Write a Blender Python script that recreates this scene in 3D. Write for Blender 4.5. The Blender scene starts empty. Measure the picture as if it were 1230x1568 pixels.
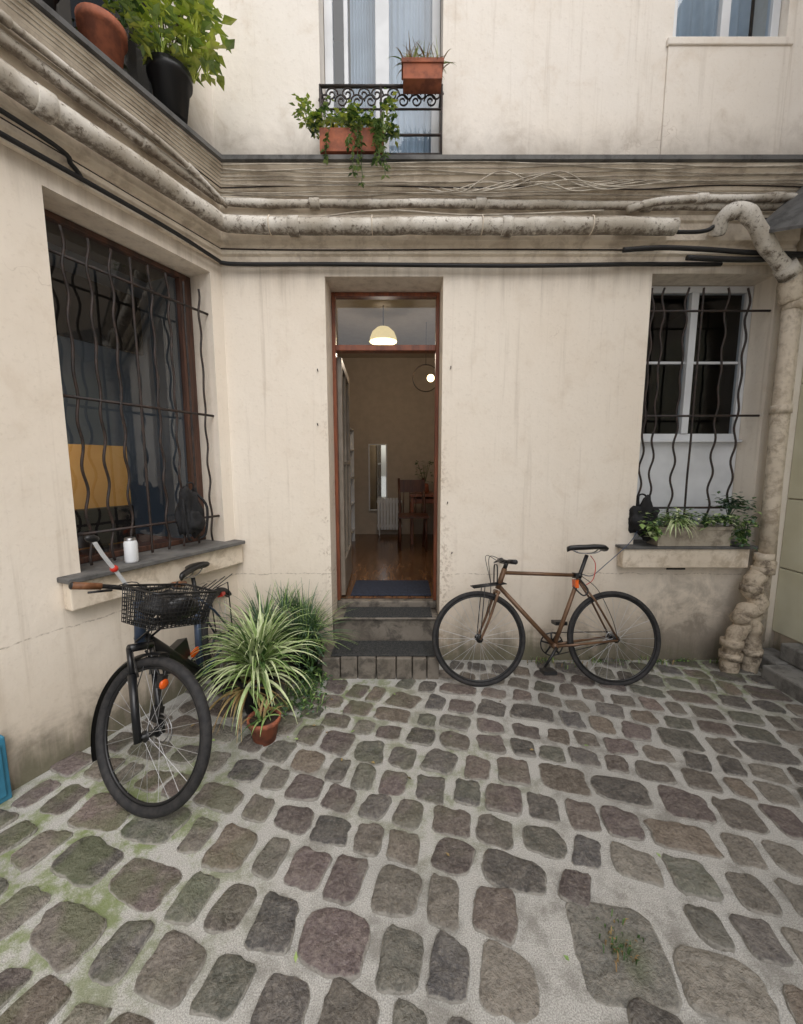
import bpy, bmesh, math, random
from mathutils import Vector, Matrix, noise
random.seed(7)
R_=random.random
def U(a,b): return random.uniform(a,b)
def S(r,g,b):
    f=lambda c:(c/255/12.92) if c/255<=0.04045 else ((c/255+0.055)/1.055)**2.4
    return (f(r),f(g),f(b),1)
scene=bpy.context.scene
# ---------------------------------------------------------------- materials
class NT:
    def __init__(s,name):
        s.m=bpy.data.materials.new(name); s.m.use_nodes=True; s.t=s.m.node_tree; s.t.nodes.clear()
        s.out=s.n('ShaderNodeOutputMaterial'); s.b=s.n('ShaderNodeBsdfPrincipled'); s.l(s.b.outputs[0],s.out.inputs[0])
    def n(s,ty,**k):
        x=s.t.nodes.new(ty)
        for a,v in k.items(): setattr(x,a,v)
        return x
    def l(s,a,b): s.t.links.new(a,b)
    def set(s,sock,v):
        if isinstance(v,bpy.types.NodeSocket): s.l(v,sock)
        else: sock.default_value=v
    def noise(s,vec,scale,detail=4,rough=.55,dist=0):
        x=s.n('ShaderNodeTexNoise'); s.l(vec,x.inputs['Vector']); x.inputs['Scale'].default_value=scale
        x.inputs['Detail'].default_value=detail; x.inputs['Roughness'].default_value=rough; x.inputs['Distortion'].default_value=dist
        return x.outputs['Fac']
    def rng(s,v,a,b,c=0,d=1):
        x=s.n('ShaderNodeMapRange'); s.set(x.inputs[0],v)
        for i,q in enumerate((a,b,c,d)): x.inputs[1+i].default_value=q
        x.interpolation_type='SMOOTHSTEP'
        return x.outputs[0]
    def math(s,op,a,b=0):
        x=s.n('ShaderNodeMath',operation=op); s.set(x.inputs[0],a); s.set(x.inputs[1],b); return x.outputs[0]
    def mix(s,f,a,b,mode='MIX'):
        x=s.n('ShaderNodeMix',data_type='RGBA',blend_type=mode); s.set(x.inputs[0],f); s.set(x.inputs[6],a); s.set(x.inputs[7],b); return x.outputs[2]
    def pos(s): return s.n('ShaderNodeNewGeometry').outputs['Position']
    def obj(s): return s.n('ShaderNodeTexCoord').outputs['Object']
    def mapv(s,v,sc):
        x=s.n('ShaderNodeMapping'); s.l(v,x.inputs[0]); x.inputs['Scale'].default_value=sc; return x.outputs[0]
    def sep(s,v):
        x=s.n('ShaderNodeSeparateXYZ'); s.l(v,x.inputs[0]); return x.outputs
    def dist(s,v,p):
        x=s.n('ShaderNodeVectorMath',operation='DISTANCE'); s.l(v,x.inputs[0]); x.inputs[1].default_value=p; return x.outputs['Value']
    def bump(s,h,st=.3,d=.01):
        x=s.n('ShaderNodeBump'); x.inputs['Strength'].default_value=st; x.inputs['Distance'].default_value=d; s.l(h,x.inputs['Height']); s.l(x.outputs[0],s.b.inputs['Normal'])
    def col(s,c): s.set(s.b.inputs['Base Color'],c)
    def rough(s,r): s.set(s.b.inputs['Roughness'],r)
def mat(name,c1,c2=None,scale=8,rough=.6,metal=0,bump=0,lo=.35,hi=.65,detail=3,emit=None,spec=None):
    k=NT(name); o=k.obj()
    c2=c2 or tuple(x*.8 for x in c1[:3])+(1,)
    f=k.noise(o,scale,detail,.6)
    k.col(k.mix(k.rng(f,lo,hi),c1,c2)); k.rough(rough); k.b.inputs['Metallic'].default_value=metal
    if bump: k.bump(k.noise(o,scale*4,3,.6),bump,.004)
    if emit: k.b.inputs['Emission Color'].default_value=emit[0]; k.b.inputs['Emission Strength'].default_value=emit[1]
    if spec is not None: k.b.inputs['Specular IOR Level'].default_value=spec
    return k.m
def plaster(name,ca,cb,upper=False):
    k=NT(name); p=k.pos(); z=k.sep(p)[2]
    big=k.noise(p,.9,3,.6); mid=k.noise(p,4.5,5,.68,.4); fine=k.noise(p,45,3,.6)
    c=k.mix(k.rng(big,.3,.7),ca,cb)
    c=k.mix(k.math('MULTIPLY',k.rng(mid,.5,.75),.42),c,S(216,200,180))
    streak=k.noise(k.mapv(p,(14,14,.55)),1,4,.7)
    c=k.mix(k.math('MULTIPLY',k.rng(streak,.53,.78),.42),c,S(186,172,155))
    v=k.n('ShaderNodeTexVoronoi',feature='DISTANCE_TO_EDGE')
    pv=k.n('ShaderNodeVectorMath',operation='ADD')
    nn=k.n('ShaderNodeTexNoise'); k.l(p,nn.inputs['Vector']); nn.inputs['Scale'].default_value=3; nn.inputs['Detail'].default_value=4
    k.l(p,pv.inputs[0]); k.l(nn.outputs['Color'],pv.inputs[1]); k.l(pv.outputs[0],v.inputs['Vector']); v.inputs['Scale'].default_value=.8
    crack=k.math('MULTIPLY',k.rng(v.outputs['Distance'],.0,.004,1,0),k.rng(big,.55,.66))
    c=k.mix(k.math('MULTIPLY',crack,.3),c,S(150,128,104))
    def band(a,b,amt,colr,nz,c):
        e=k.rng(k.math('ADD',z,k.math('MULTIPLY',k.math('SUBTRACT',nz,.5),.7)),a,b,1,0)
        return k.mix(k.math('MULTIPLY',e,amt),c,colr)
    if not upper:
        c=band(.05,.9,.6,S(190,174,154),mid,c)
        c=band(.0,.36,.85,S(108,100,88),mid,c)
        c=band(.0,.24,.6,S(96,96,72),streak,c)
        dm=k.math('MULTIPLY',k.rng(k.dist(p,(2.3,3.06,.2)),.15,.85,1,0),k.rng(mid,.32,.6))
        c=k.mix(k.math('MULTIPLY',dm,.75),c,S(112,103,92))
        ch=k.math('MULTIPLY',k.rng(k.math('ADD',k.math('ABSOLUTE',k.math('SUBTRACT',k.math('ABSOLUTE',k.math('ADD',k.sep(p)[0],.13)),.45)),k.math('MULTIPLY',z,.07)),.02,.2,1,0),k.rng(fine,.46,.6))
        c=k.mix(k.math('MULTIPLY',k.math('MULTIPLY',ch,k.rng(mid,.43,.58)),.7),c,S(162,143,122))
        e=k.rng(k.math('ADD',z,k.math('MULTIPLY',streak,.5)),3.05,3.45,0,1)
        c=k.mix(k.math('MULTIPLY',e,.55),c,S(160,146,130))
        seam=k.math('ABSOLUTE',k.math('SUBTRACT',k.math('ADD',z,k.math('MULTIPLY',mid,.06)),.76))
        sm=k.math('MULTIPLY',k.rng(seam,.0,.006,1,0),k.rng(fine,.35,.6))
        c=k.mix(k.math('MULTIPLY',sm,.6),c,S(140,122,104))
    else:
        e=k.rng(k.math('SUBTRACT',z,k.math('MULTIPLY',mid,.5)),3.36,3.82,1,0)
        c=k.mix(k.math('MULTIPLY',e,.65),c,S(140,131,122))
    c=k.mix(k.math('MULTIPLY',k.rng(fine,.55,.75),.14),c,S(170,154,134))
    k.col(c); k.rough(.85)
    h=k.math('ADD',k.noise(p,6,2),k.math('MULTIPLY',fine,.26))
    k.bump(h,.42,.012); return k.m
def make_grime(name,c1,c2,c3,s1=9,bump=.5):
    k=NT(name); p=k.pos()
    a=k.noise(p,s1,5,.7,.3); b=k.noise(p,2.2,3,.6)
    c=k.mix(k.rng(a,.42,.66),c1,c2); c=k.mix(k.math('MULTIPLY',k.rng(b,.45,.7),.55),c,c3)
    k.col(c); k.rough(.75); k.bump(k.noise(p,s1*3,3),bump,.006); return k.m
def pipe_mat(name):
    k=NT(name); g=k.n('ShaderNodeNewGeometry'); p=g.outputs['Position']; nz=k.sep(g.outputs['Normal'])[2]
    a=k.noise(p,26,5,.75); b=k.noise(p,3,3,.6); c0=k.noise(p,80,2)
    c=k.mix(k.rng(b,.4,.65),S(220,214,204),S(180,171,157))
    up=k.math('ADD',k.math('ABSOLUTE',nz),k.math('MULTIPLY',k.math('SUBTRACT',a,.5),2.2))
    c=k.mix(k.math('MULTIPLY',k.rng(up,.45,1.1),.88),c,S(104,93,82))
    c=k.mix(k.math('MULTIPLY',k.rng(a,.56,.66),.78),c,S(90,75,60))
    c=k.mix(k.math('MULTIPLY',k.rng(c0,.55,.7),.25),c,S(110,96,80))
    k.col(c); k.rough(.7); k.bump(a,.5,.006); return k.m
def mossmask(k,p,n):
    a=k.rng(k.dist(p,(-1.35,1.45,0)),.2,1.05,1,0)
    b=k.rng(k.dist(p,(.15,1.9,0)),.1,.75,.45,0)
    c=k.rng(k.dist(p,(2.3,2.9,0)),.1,.8,.8,0)
    d=k.rng(k.dist(p,(-.5,2.6,0)),.1,.8,.9,0)
    e=k.rng(k.dist(p,(.72,1.1,0)),.03,.12,1,0)
    m=k.math('MAXIMUM',k.math('MAXIMUM',a,b),k.math('MAXIMUM',c,k.math('MAXIMUM',d,e)))
    return k.math('MULTIPLY',m,k.rng(n,.42,.60))
def mortar():
    k=NT('mortar'); p=k.pos()
    f=k.noise(p,230,2,.7); m=k.noise(p,6,5,.7); g=k.noise(p,1.3,2)
    c=k.mix(k.rng(f,.3,.7),S(150,148,143),S(206,204,199))
    c=k.mix(k.math('MULTIPLY',k.rng(m,.46,.66),.6),c,S(114,110,102))
    c=k.mix(k.math('MULTIPLY',k.rng(g,.5,.7),.4),c,S(112,110,103))
    c=k.mix(k.math('MULTIPLY',mossmask(k,p,m),.75),c,S(114,132,62))
    k.col(c); k.rough(.85); k.bump(k.math('ADD',f,k.math('MULTIPLY',m,2)),.5,.008); return k.m
def stone():
    k=NT('cobble_stone'); p=k.pos(); a=k.n('ShaderNodeAttribute',attribute_name='Col')
    f=k.noise(p,75,4,.7); m=k.noise(p,22,5,.7,.2); g=k.noise(p,5,3)
    c=k.mix(k.rng(m,.32,.7),k.mix(.28,a.outputs['Color'],S(64,60,58)),k.mix(.32,a.outputs['Color'],S(160,152,141)))
    c=k.mix(k.math('MULTIPLY',k.rng(f,.5,.66),.45),c,S(62,58,56))
    c=k.mix(k.math('MULTIPLY',k.rng(f,.5,.34),.28),c,S(168,160,149))
    c=k.mix(k.math('MULTIPLY',k.rng(g,.55,.7),.3),c,S(144,141,133))
    c=k.mix(k.math('MULTIPLY',mossmask(k,p,g),.5),c,S(88,100,58))
    c=k.mix(k.math('MULTIPLY',k.rng(k.math('ADD',a.outputs['Alpha'],k.math('MULTIPLY',m,1.1)),1.16,1.5),.8),c,S(162,158,150))
    k.col(c); k.rough(k.rng(m,.3,.7,.36,.68)); k.bump(k.math('ADD',k.math('MULTIPLY',m,2.2),k.math('MULTIPLY',f,.6)),.9,.013); return k.m
def wood(name,c1,c2,rough=.3,axis=(2,14,14)):
    k=NT(name); p=k.mapv(k.pos(),axis); a=k.noise(p,1.5,4,.6,.8)
    c=k.mix(k.rng(a,.35,.65),c1,c2); k.col(c); k.rough(rough); return k.m
def glass(name,tint=(.8,.85,.88,1),f0=.0):
    k=NT(name); k.t.nodes.remove(k.b)
    lw=k.n('ShaderNodeLayerWeight'); lw.inputs[0].default_value=.5
    fr=k.math('ADD',k.math('MULTIPLY',k.math('POWER',lw.outputs['Facing'],5),.9),.05+f0)
    t=k.n('ShaderNodeBsdfTransparent'); t.inputs[0].default_value=tint
    g=k.n('ShaderNodeBsdfGlossy'); g.inputs['Roughness'].default_value=.03
    mx=k.n('ShaderNodeMixShader'); k.l(fr,mx.inputs[0]); k.l(t.outputs[0],mx.inputs[1]); k.l(g.outputs[0],mx.inputs[2]); k.l(mx.outputs[0],k.out.inputs[0]); return k.m
def leafm(name,c1,c2,sc=12):
    k=NT(name); o=k.obj(); f=k.noise(o,sc,2); k.col(k.mix(k.rng(f,.35,.65),c1,c2)); k.rough(.5); return k.m

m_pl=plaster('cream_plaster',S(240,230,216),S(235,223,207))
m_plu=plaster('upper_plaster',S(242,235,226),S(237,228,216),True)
m_sill=make_grime('painted_sill',S(228,215,197),S(190,175,154),S(206,191,170))
m_corn=make_grime('cornice_plaster',S(236,224,206),S(200,186,168),S(216,202,182),6)
m_pipe=pipe_mat('dirty_painted_pipe')
m_pipe2=make_grime('cream_painted_iron',S(214,201,182),S(172,157,138),S(196,181,161),16)
m_zinc=make_grime('zinc_flashing',S(98,97,96),S(70,69,68),S(124,121,116))
m_dark=mat('black_cable',S(28,28,30),rough=.5)
m_wire=mat('grey_wire',S(206,197,182),S(154,143,128),rough=.6)
m_iron=mat('wrought_iron',S(34,30,30),S(58,44,38),scale=25,rough=.6,bump=.2)
m_white=mat('white_window_paint',S(224,226,229),S(208,210,213),scale=3,rough=.35)
m_redwood=wood('red_brown_wood',S(140,80,54),S(108,60,42),.35,(14,14,2))
m_floorw=wood('parquet',S(122,88,60),S(84,58,40),.2,(14,2,2))
m_glass=glass('window_glass'); m_glassd=glass('old_glass',(.7,.75,.8,1),.0); m_glassr=glass('reflecting_glass',(.66,.70,.75,1),.06); m_glassb=glass('blue_reflecting_glass',(.72,.80,.88,1),.03)
m_int=mat('interior_wall',S(184,172,158),S(176,164,150),rough=.8)
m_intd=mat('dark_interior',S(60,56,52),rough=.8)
m_blueg=mat('blue_grey_paint',S(128,140,152),S(116,128,140),scale=2,rough=.6)
m_orange=mat('orange_wall_panel',S(240,186,108),S(230,172,94),scale=2,rough=.6)
m_step=make_grime('dark_step_stone',S(124,116,106),S(72,67,61),S(98,90,80))
m_rstep=make_grime('grey_step_stone',S(134,132,128),S(98,96,93),S(114,112,108))
m_mat=mat('anti_slip_mat',S(44,46,48),S(72,72,70),scale=90,rough=.8,bump=.8)
m_bmat=mat('blue_doormat',S(50,56,72),S(34,38,50),scale=60,rough=.95,bump=.5)
m_terra=mat('terracotta',S(168,98,70),S(128,76,58),scale=14,rough=.8,bump=.3)
m_blackp=mat('black_plastic',S(24,24,26),rough=.4)
m_cloth=mat('black_nylon',S(30,30,33),S(16,16,18),scale=20,rough=.8,bump=.6)
m_soil=mat('soil',S(52,40,30),scale=40,rough=.95,bump=.8)
m_rubber=mat('tyre_rubber',S(30,30,32),S(48,46,46),scale=30,rough=.75,bump=.2)
m_steel=mat('brushed_steel',S(170,170,172),S(120,118,116),scale=30,rough=.35,metal=.9)
m_spoke=mat('spoke_steel',S(200,200,202),rough=.3,metal=.7)
m_bronze=mat('bronze_frame_paint',S(120,92,70),S(98,74,56),scale=10,rough=.35,metal=.3)
m_bluef=mat('dark_blue_frame_paint',S(70,84,106),S(58,70,90),scale=8,rough=.3,metal=.3)
m_blackf=mat('black_frame_paint',S(24,25,28),rough=.3)
m_leather=mat('brown_leather',S(140,94,62),S(110,70,42),scale=25,rough=.6)
m_orr=mat('orange_reflector',S(232,104,30),S(210,84,20),rough=.25)
m_red=mat('red_plastic',S(200,50,34),rough=.4)
m_l1=leafm('leaf_green',S(82,112,56),S(50,80,38)); m_l2=leafm('leaf_light',S(156,178,112),S(120,148,80)); m_l3=leafm('leaf_pale',S(206,214,172),S(170,188,130))
m_l4=leafm('leaf_bluegreen',S(96,122,94),S(60,88,66)); m_l5=leafm('leaf_yellowgreen',S(206,214,104),S(160,182,76)); m_l6=leafm('leaf_dry',S(158,138,92),S(130,104,66))
m_stem=mat('stem',S(86,78,48),rough=.7)
m_stonebox=make_grime('stone_planter',S(176,166,150),S(130,120,106),S(152,142,126))

# ---------------------------------------------------------------- mesh builder
class MB:
    def __init__(s,M=None): s.v=[];s.f=[];s.mi=[];s.sm=[];s.M=M or Matrix()
    def add(s,vs,fs,m=0,smooth=False):
        o=len(s.v); s.v+= [s.M@Vector(v) for v in vs]
        for f in fs: s.f.append([o+i for i in f]); s.mi.append(m); s.sm.append(smooth)
    def box(s,x0,x1,y0,y1,z0,z1,m=0):
        vs=[(x,y,z) for x in(x0,x1) for y in(y0,y1) for z in(z0,z1)]
        s.add(vs,[(0,1,3,2),(4,6,7,5),(0,4,5,1),(2,3,7,6),(0,2,6,4),(1,5,7,3)],m)
    def quad(s,a,b,c,d,m=0): s.add([a,b,c,d],[(0,1,2,3)],m)
    def tube(s,pts,r,m=0,seg=8,closed=False,cap=True,flat=1):
        pts=[Vector(p) for p in pts]; n=len(pts)
        rs=r if isinstance(r,(list,tuple)) else [r]*n
        T=[]
        for i in range(n):
            a=pts[(i-1)%n] if (closed or i>0) else pts[i]; b=pts[(i+1)%n] if (closed or i<n-1) else pts[i]
            T.append((b-a).normalized())
        up=Vector((0,0,1)) if abs(T[0].z)<.9 else Vector((0,1,0))
        nrm=(up-T[0]*up.dot(T[0])).normalized(); vs=[];fs=[]
        for i in range(n):
            nrm=(nrm-T[i]*nrm.dot(T[i])).normalized(); bn=T[i].cross(nrm)
            for j in range(seg):
                a=2*math.pi*j/seg; vs.append(pts[i]+(nrm*math.cos(a)+bn*math.sin(a)*flat)*rs[i])
        for i in range(n if closed else n-1):
            k=(i+1)%n
            for j in range(seg): l=(j+1)%seg; fs.append((i*seg+j,i*seg+l,k*seg+l,k*seg+j))
        if cap and not closed: fs.append(tuple(range(seg))[::-1]); fs.append(tuple((n-1)*seg+j for j in range(seg)))
        s.add(vs,fs,m,True)
    def ring(s,c,R,r,m=0,seg=48,ms=10,axis='y',sq=1,a0=0,a1=2*math.pi):
        c=Vector(c); full=abs(a1-a0)>6.28; pts=[]
        k=seg if full else seg+1
        for i in range(k):
            a=a0+(a1-a0)*i/seg
            d={'y':(math.cos(a),0,math.sin(a)),'z':(math.cos(a),math.sin(a),0),'x':(0,math.cos(a),math.sin(a))}[axis]
            pts.append(c+Vector(d)*R)
        s.tube(pts,r,m,ms,closed=full,flat=sq)
    def lathe(s,c,prof,m=0,seg=24,wob=0):
        c=Vector(c); vs=[];fs=[]
        for (r,z) in prof:
            for j in range(seg):
                a=2*math.pi*j/seg; rr=r*(1+wob*math.sin(seg/2*a)); vs.append(c+Vector((rr*math.cos(a),rr*math.sin(a),z)))
        for i in range(len(prof)-1):
            for j in range(seg): l=(j+1)%seg; fs.append((i*seg+j,i*seg+l,(i+1)*seg+l,(i+1)*seg+j))
        s.add(vs,fs,m,True)
    def ball(s,c,r,m=0,sc=(1,1,1),seg=14,nz=0):
        c=Vector(c); vs=[];fs=[];n=seg//2+1
        for i in range(n+1):
            t=math.pi*i/n
            for j in range(seg):
                a=2*math.pi*j/seg; d=Vector((math.sin(t)*math.cos(a),math.sin(t)*math.sin(a),math.cos(t)))
                q=r*(1+nz*noise.noise(d*1.7+c*5)); vs.append(c+Vector((d.x*sc[0],d.y*sc[1],d.z*sc[2]))*q)
        for i in range(n):
            for j in range(seg): l=(j+1)%seg; fs.append((i*seg+j,i*seg+l,(i+1)*seg+l,(i+1)*seg+j))
        s.add(vs,fs,m,True)
    def build(s,name,mats,parent=None,bevel=0,recalc=True,loc=None):
        me=bpy.data.meshes.new(name)
        L=Vector(loc) if loc else Vector((0,0,0))
        me.from_pydata([tuple(v-L) for v in s.v],[],s.f)
        if not isinstance(mats,(list,tuple)): mats=[mats]
        for m in mats: me.materials.append(m)
        me.polygons.foreach_set('material_index',s.mi); me.polygons.foreach_set('use_smooth',s.sm)
        if recalc:
            bm=bmesh.new(); bm.from_mesh(me); bmesh.ops.recalc_face_normals(bm,faces=bm.faces); bm.to_mesh(me); bm.free()
        ob=bpy.data.objects.new(name,me); scene.collection.objects.link(ob); ob.location=L
        if parent: ob.parent=parent
        if bevel:
            b=ob.modifiers.new('bevel','BEVEL'); b.width=bevel; b.segments=2; b.limit_method='ANGLE'; b.angle_limit=math.radians(50)
        return ob
def empty(name,loc=(0,0,0),rot=(0,0,0),parent=None):
    e=bpy.data.objects.new(name,None); scene.collection.objects.link(e); e.location=loc; e.rotation_euler=rot; e.empty_display_size=.1
    if parent: e.parent=parent
    return e
def smooth(pts,n=6,closed=False):
    pts=[Vector(p) for p in pts]; out=[]
    m=len(pts)
    for i in range(m-1):
        p0=pts[max(i-1,0)];p1=pts[i];p2=pts[i+1];p3=pts[min(i+2,m-1)]
        for j in range(n):
            t=j/n; out.append(.5*((2*p1)+(-p0+p2)*t+(2*p0-5*p1+4*p2-p3)*t*t+(-p0+3*p1-3*p2+p3)*t**3))
    out.append(pts[-1]); return out

# ---------------------------------------------------------------- site frames
YB=3.06; CX=-1.32; A=math.radians(24.7); sA,cA=math.sin(A),math.cos(A)
MBACK=Matrix(((1,0,0,0),(0,-1,0,YB),(0,0,1,0),(0,0,0,1)))
MLEFT=Matrix(((-sA,cA,0,CX),(-cA,-sA,0,YB),(0,0,1,0),(0,0,0,1)))
MRIGHT=Matrix(((0,-1,0,3.05),(-1,0,0,YB),(0,0,1,0),(0,0,0,1)))
def wallmesh(mb,s0,s1,z0,z1,ops,th=.3,m=0):
    xs=sorted({s0,s1}|{o[0] for o in ops}|{o[1] for o in ops}); zs=sorted({z0,z1}|{o[2] for o in ops}|{o[3] for o in ops})
    xs=[x for x in xs if s0<=x<=s1]; zs=[z for z in zs if z0<=z<=z1]
    for i in range(len(xs)-1):
        for j in range(len(zs)-1):
            cx=(xs[i]+xs[i+1])/2; cz=(zs[j]+zs[j+1])/2
            if any(o[0]<cx<o[1] and o[2]<cz<o[3] for o in ops): continue
            for y in (0,-th): mb.quad((xs[i],y,zs[j]),(xs[i+1],y,zs[j]),(xs[i+1],y,zs[j+1]),(xs[i],y,zs[j+1]),m)
    for a,b,c,d in ops:
        c2=max(c,z0); d2=min(d,z1)
        mb.quad((a,0,c2),(a,-th,c2),(a,-th,d2),(a,0,d2),m); mb.quad((b,0,c2),(b,-th,c2),(b,-th,d2),(b,0,d2),m)
        if d<=z1: mb.quad((a,0,d),(b,0,d),(b,-th,d),(a,-th,d),m)
        if c>=z0: mb.quad((a,0,c),(b,0,c),(b,-th,c),(a,-th,c),m)
bld=empty('courtyard_building')
ZC=3.3
DOOR=(-.563,.307,-.02,2.97); RW=(1.84,2.76,.95,2.99); LW=(.1,1.06,1.0,2.96)
UW=(-.565,.285,3.62,5.7); UR=(1.86,2.64,4.5,5.9); UL=(.22,1.35,3.62,5.4)
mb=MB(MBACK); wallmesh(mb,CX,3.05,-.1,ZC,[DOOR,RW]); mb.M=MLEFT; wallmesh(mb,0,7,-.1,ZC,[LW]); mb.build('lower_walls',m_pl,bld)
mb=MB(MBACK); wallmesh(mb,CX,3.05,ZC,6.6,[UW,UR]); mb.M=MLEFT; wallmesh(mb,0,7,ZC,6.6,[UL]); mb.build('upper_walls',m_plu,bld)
mb=MB(MBACK); mb.box(1.83,2.67,0,.012,3.7,4.45); mb.box(1.82,2.68,0,.022,4.45,4.498)
mb.build('upper_window_apron',m_plu,bld,bevel=.006)
m_gp=mat('pale_green_panel',S(222,220,198),S(214,211,186),scale=3,rough=.6)
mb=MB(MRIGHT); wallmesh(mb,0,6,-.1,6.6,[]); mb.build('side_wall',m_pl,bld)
mb=MB(MRIGHT)
for a,b in((.26,.78),(.79,1.33),(1.34,2.2),(2.21,2.95)): mb.box(.002,1.4,0,.03,a,b)
mb.build('side_panels',m_gp,bld,bevel=.006)
mb=MB(MBACK); mb.box(2.12,2.27,.0,.004,.765,.79); mb.build('sill_vent_slot',m_blackp,bld)
def sweep(mb,prof,m=0,s_far=7,xr=3.05):
    def at(o): return [(CX-sA*s_far+cA*o,YB-cA*s_far-sA*o),(CX+.6407*o,YB-o),(xr,YB-o)]
    cols=[[Vector((*at(o)[k],z)) for o,z in prof] for k in range(3)]
    n=len(prof)
    vs=sum(cols,[]); fs=[(k*n+i,k*n+i+1,(k+1)*n+i+1,(k+1)*n+i) for k in range(2) for i in range(n-1)]
    mb.add(vs,fs,m)
prof=[(0,3.05),(.03,3.05),(.03,3.09),(.052,3.10),(.052,3.135),(.035,3.145),(.035,3.165),(.07,3.18),(.07,3.29),(.09,3.30),(.09,3.335),(.072,3.345),(.072,3.43),(.10,3.44),(.10,3.47),(.115,3.475),(.14,3.51),(.17,3.565),(.185,3.585),(.185,3.615)]
mb=MB(); sweep(mb,prof); mb.build('cornice',m_corn,bld,recalc=False,bevel=.004)
mb=MB(); sweep(mb,[(.187,3.60),(.21,3.605),(.21,3.632),(.1,3.65),(0,3.66)]); mb.build('zinc_ledge',m_zinc,bld,recalc=False)
def wp(s,o,z):
    if s is None: return Vector((CX+.6407*o,YB-o,z))
    if isinstance(s,tuple): t=s[0]; return Vector((CX-sA*t+cA*o,YB-cA*t-sA*o,z))
    return Vector((s,YB-o,z))
def L(t): return (t,)
def pipe_run(name,pts,r,mt,coup=.85,cr=1.18,wob=.006):
    mb=MB(); P=[]
    for i in range(len(pts)-1):
        a,b=pts[i],pts[i+1]; n=max(2,int((b-a).length/.06))
        for j in range(n): P.append(a.lerp(b,j/n))
    P.append(pts[-1]); 
    for _ in range(2): P=[P[0]]+[(P[i-1]+P[i]*2+P[i+1])/4 for i in range(1,len(P)-1)]+[P[-1]]
    P=[p+Vector((noise.noise(p*3)*wob,noise.noise(p*3+Vector((5,0,0)))*wob,noise.noise(p*2.1+Vector((9,0,0)))*wob*2)) for p in P]
    rs=[r*(1+.09*noise.noise(p*9)) for p in P]
    mb.tube(P,rs,0,18)
    d=0;last=0
    for i in range(1,len(P)-1):
        d+=(P[i]-P[i-1]).length
        if d-last>coup:
            last=d; t=(P[i+1]-P[i-1]).normalized()
            mb.tube([P[i]-t*.04,P[i]-t*.035,P[i]+t*.03,P[i]+t*.035],[r*1.05,r*cr,r*cr,r*1.05],0,16)
    return mb.build(name,mt)
pipe_run('horizontal_waste_pipe',[wp(L(4),.15,3.26),wp(L(.12),.15,3.24),wp(None,.15,3.235),wp(-1.1,.15,3.232),wp(1.88,.15,3.225)],.053,m_pipe,1.45)
pipe_run('thin_waste_pipe',[wp(L(4),.115,3.44),wp(L(.1),.115,3.41),wp(None,.115,3.40),wp(-1.1,.115,3.397),wp(-.6,.115,3.395),wp(2.85,.115,3.37)],.027,m_pipe,1.1,1.3)
pipe_run('thin_waste_pipe',[wp(L(4),.16,3.52),wp(L(.5),.16,3.46),wp(L(.2),.15,3.42),wp(L(.05),.14,3.38)],.017,m_pipe,.9,1.3)
pipe_run('thin_waste_pipe',[wp(1.55,.15,3.33),wp(1.72,.155,3.385),wp(2.3,.16,3.40),wp(3.0,.16,3.40)],.024,m_pipe,.5,1.35)
def cable(name,pts,r,mt,n=8): mb=MB(); mb.tube(smooth(pts,n),r,0,6); return mb.build(name,mt)
cable('black_electrical_cable',[wp(L(4),.06,3.06),wp(L(2),.06,3.05),wp(L(.6),.06,3.06),wp(L(.1),.055,3.04),wp(None,.06,3.035),wp(-1.1,.05,3.03),wp(-.4,.05,3.03),wp(.8,.05,3.02),wp(1.6,.05,3.03),wp(2.3,.05,3.03)],.014,m_dark)
cable('black_electrical_cable',[wp(1.55,.12,3.09),wp(1.8,.13,3.10),wp(2.1,.14,3.085),wp(2.5,.14,3.06),wp(3.04,.12,3.06)],.018,m_dark)
cable('black_electrical_cable',[wp(1.9,.15,3.19),wp(2.1,.15,3.2),wp(2.25,.15,3.28),wp(2.6,.14,3.27),wp(3.04,.14,3.31)],.014,m_dark)
cable('black_electrical_cable',[wp(2.0,.12,3.04),wp(2.5,.14,3.02),wp(3.04,.13,3.08)],.02,m_dark)
cable('black_electrical_cable',[wp(L(2),.1,3.13),wp(L(1.1),.1,3.125),wp(L(.95),.06,3.1),wp(L(.9),.05,3.06)],.012,m_dark)
for i in range(9):
    zz=3.455+.016*i; o=.1+.011*i
    pts=[wp(L(3),o,zz+.02),wp(L(.1),o,zz),wp(None,o,zz)]+[wp(x,o+.01,zz+U(-.018,.014)) for x in(-.9,-.4,.1,.6,1.1,1.6,2.2,3.04)]
    cable('telephone_wire',pts,.0045,m_iron if i in(2,) else m_wire)
for i in range(7):
    x0=U(.1,.8); pts=[wp(x0,.16,3.46),wp(x0+.2,.2,3.40+U(0,.03)),wp(x0+U(.4,.6),.2,3.5+U(-.04,.05)),wp(x0+U(.8,1),.19,3.44+U(-.03,.03)),wp(x0+1.3,.17,3.5)]
    cable('telephone_wire',pts,.004,m_wire)
cable('telephone_wire',[wp(-1.0,.14,3.22),wp(-.2,.125,3.34),wp(.5,.13,3.31),wp(1.4,.12,3.345)],.006,m_wire)
cable('telephone_wire',[wp(L(3),.05,3.13),wp(L(.1),.05,3.13),wp(None,.06,3.13),wp(-.5,.06,3.12),wp(.6,.06,3.125),wp(1.8,.06,3.12)],.005,m_iron)
mb=MB()
for x in(-.9,-.2,.55,1.3):
    p=wp(x,.15,3.232); mb.ring(p,.057,.004,0,20,5,'x'); mb.tube([p+Vector((0,.057,-.0)),p+Vector((0,.12,0))],.006,0,6)
mb.build('pipe_bracket',m_corn)
mb=MB()
P=smooth([(2.20,2.95,3.20),(2.19,2.88,3.27),(2.27,2.84,3.29),(2.36,2.84,3.22),(2.50,2.86,3.06),(2.68,2.90,2.92),(2.72,2.92,2.86)],6)
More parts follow.
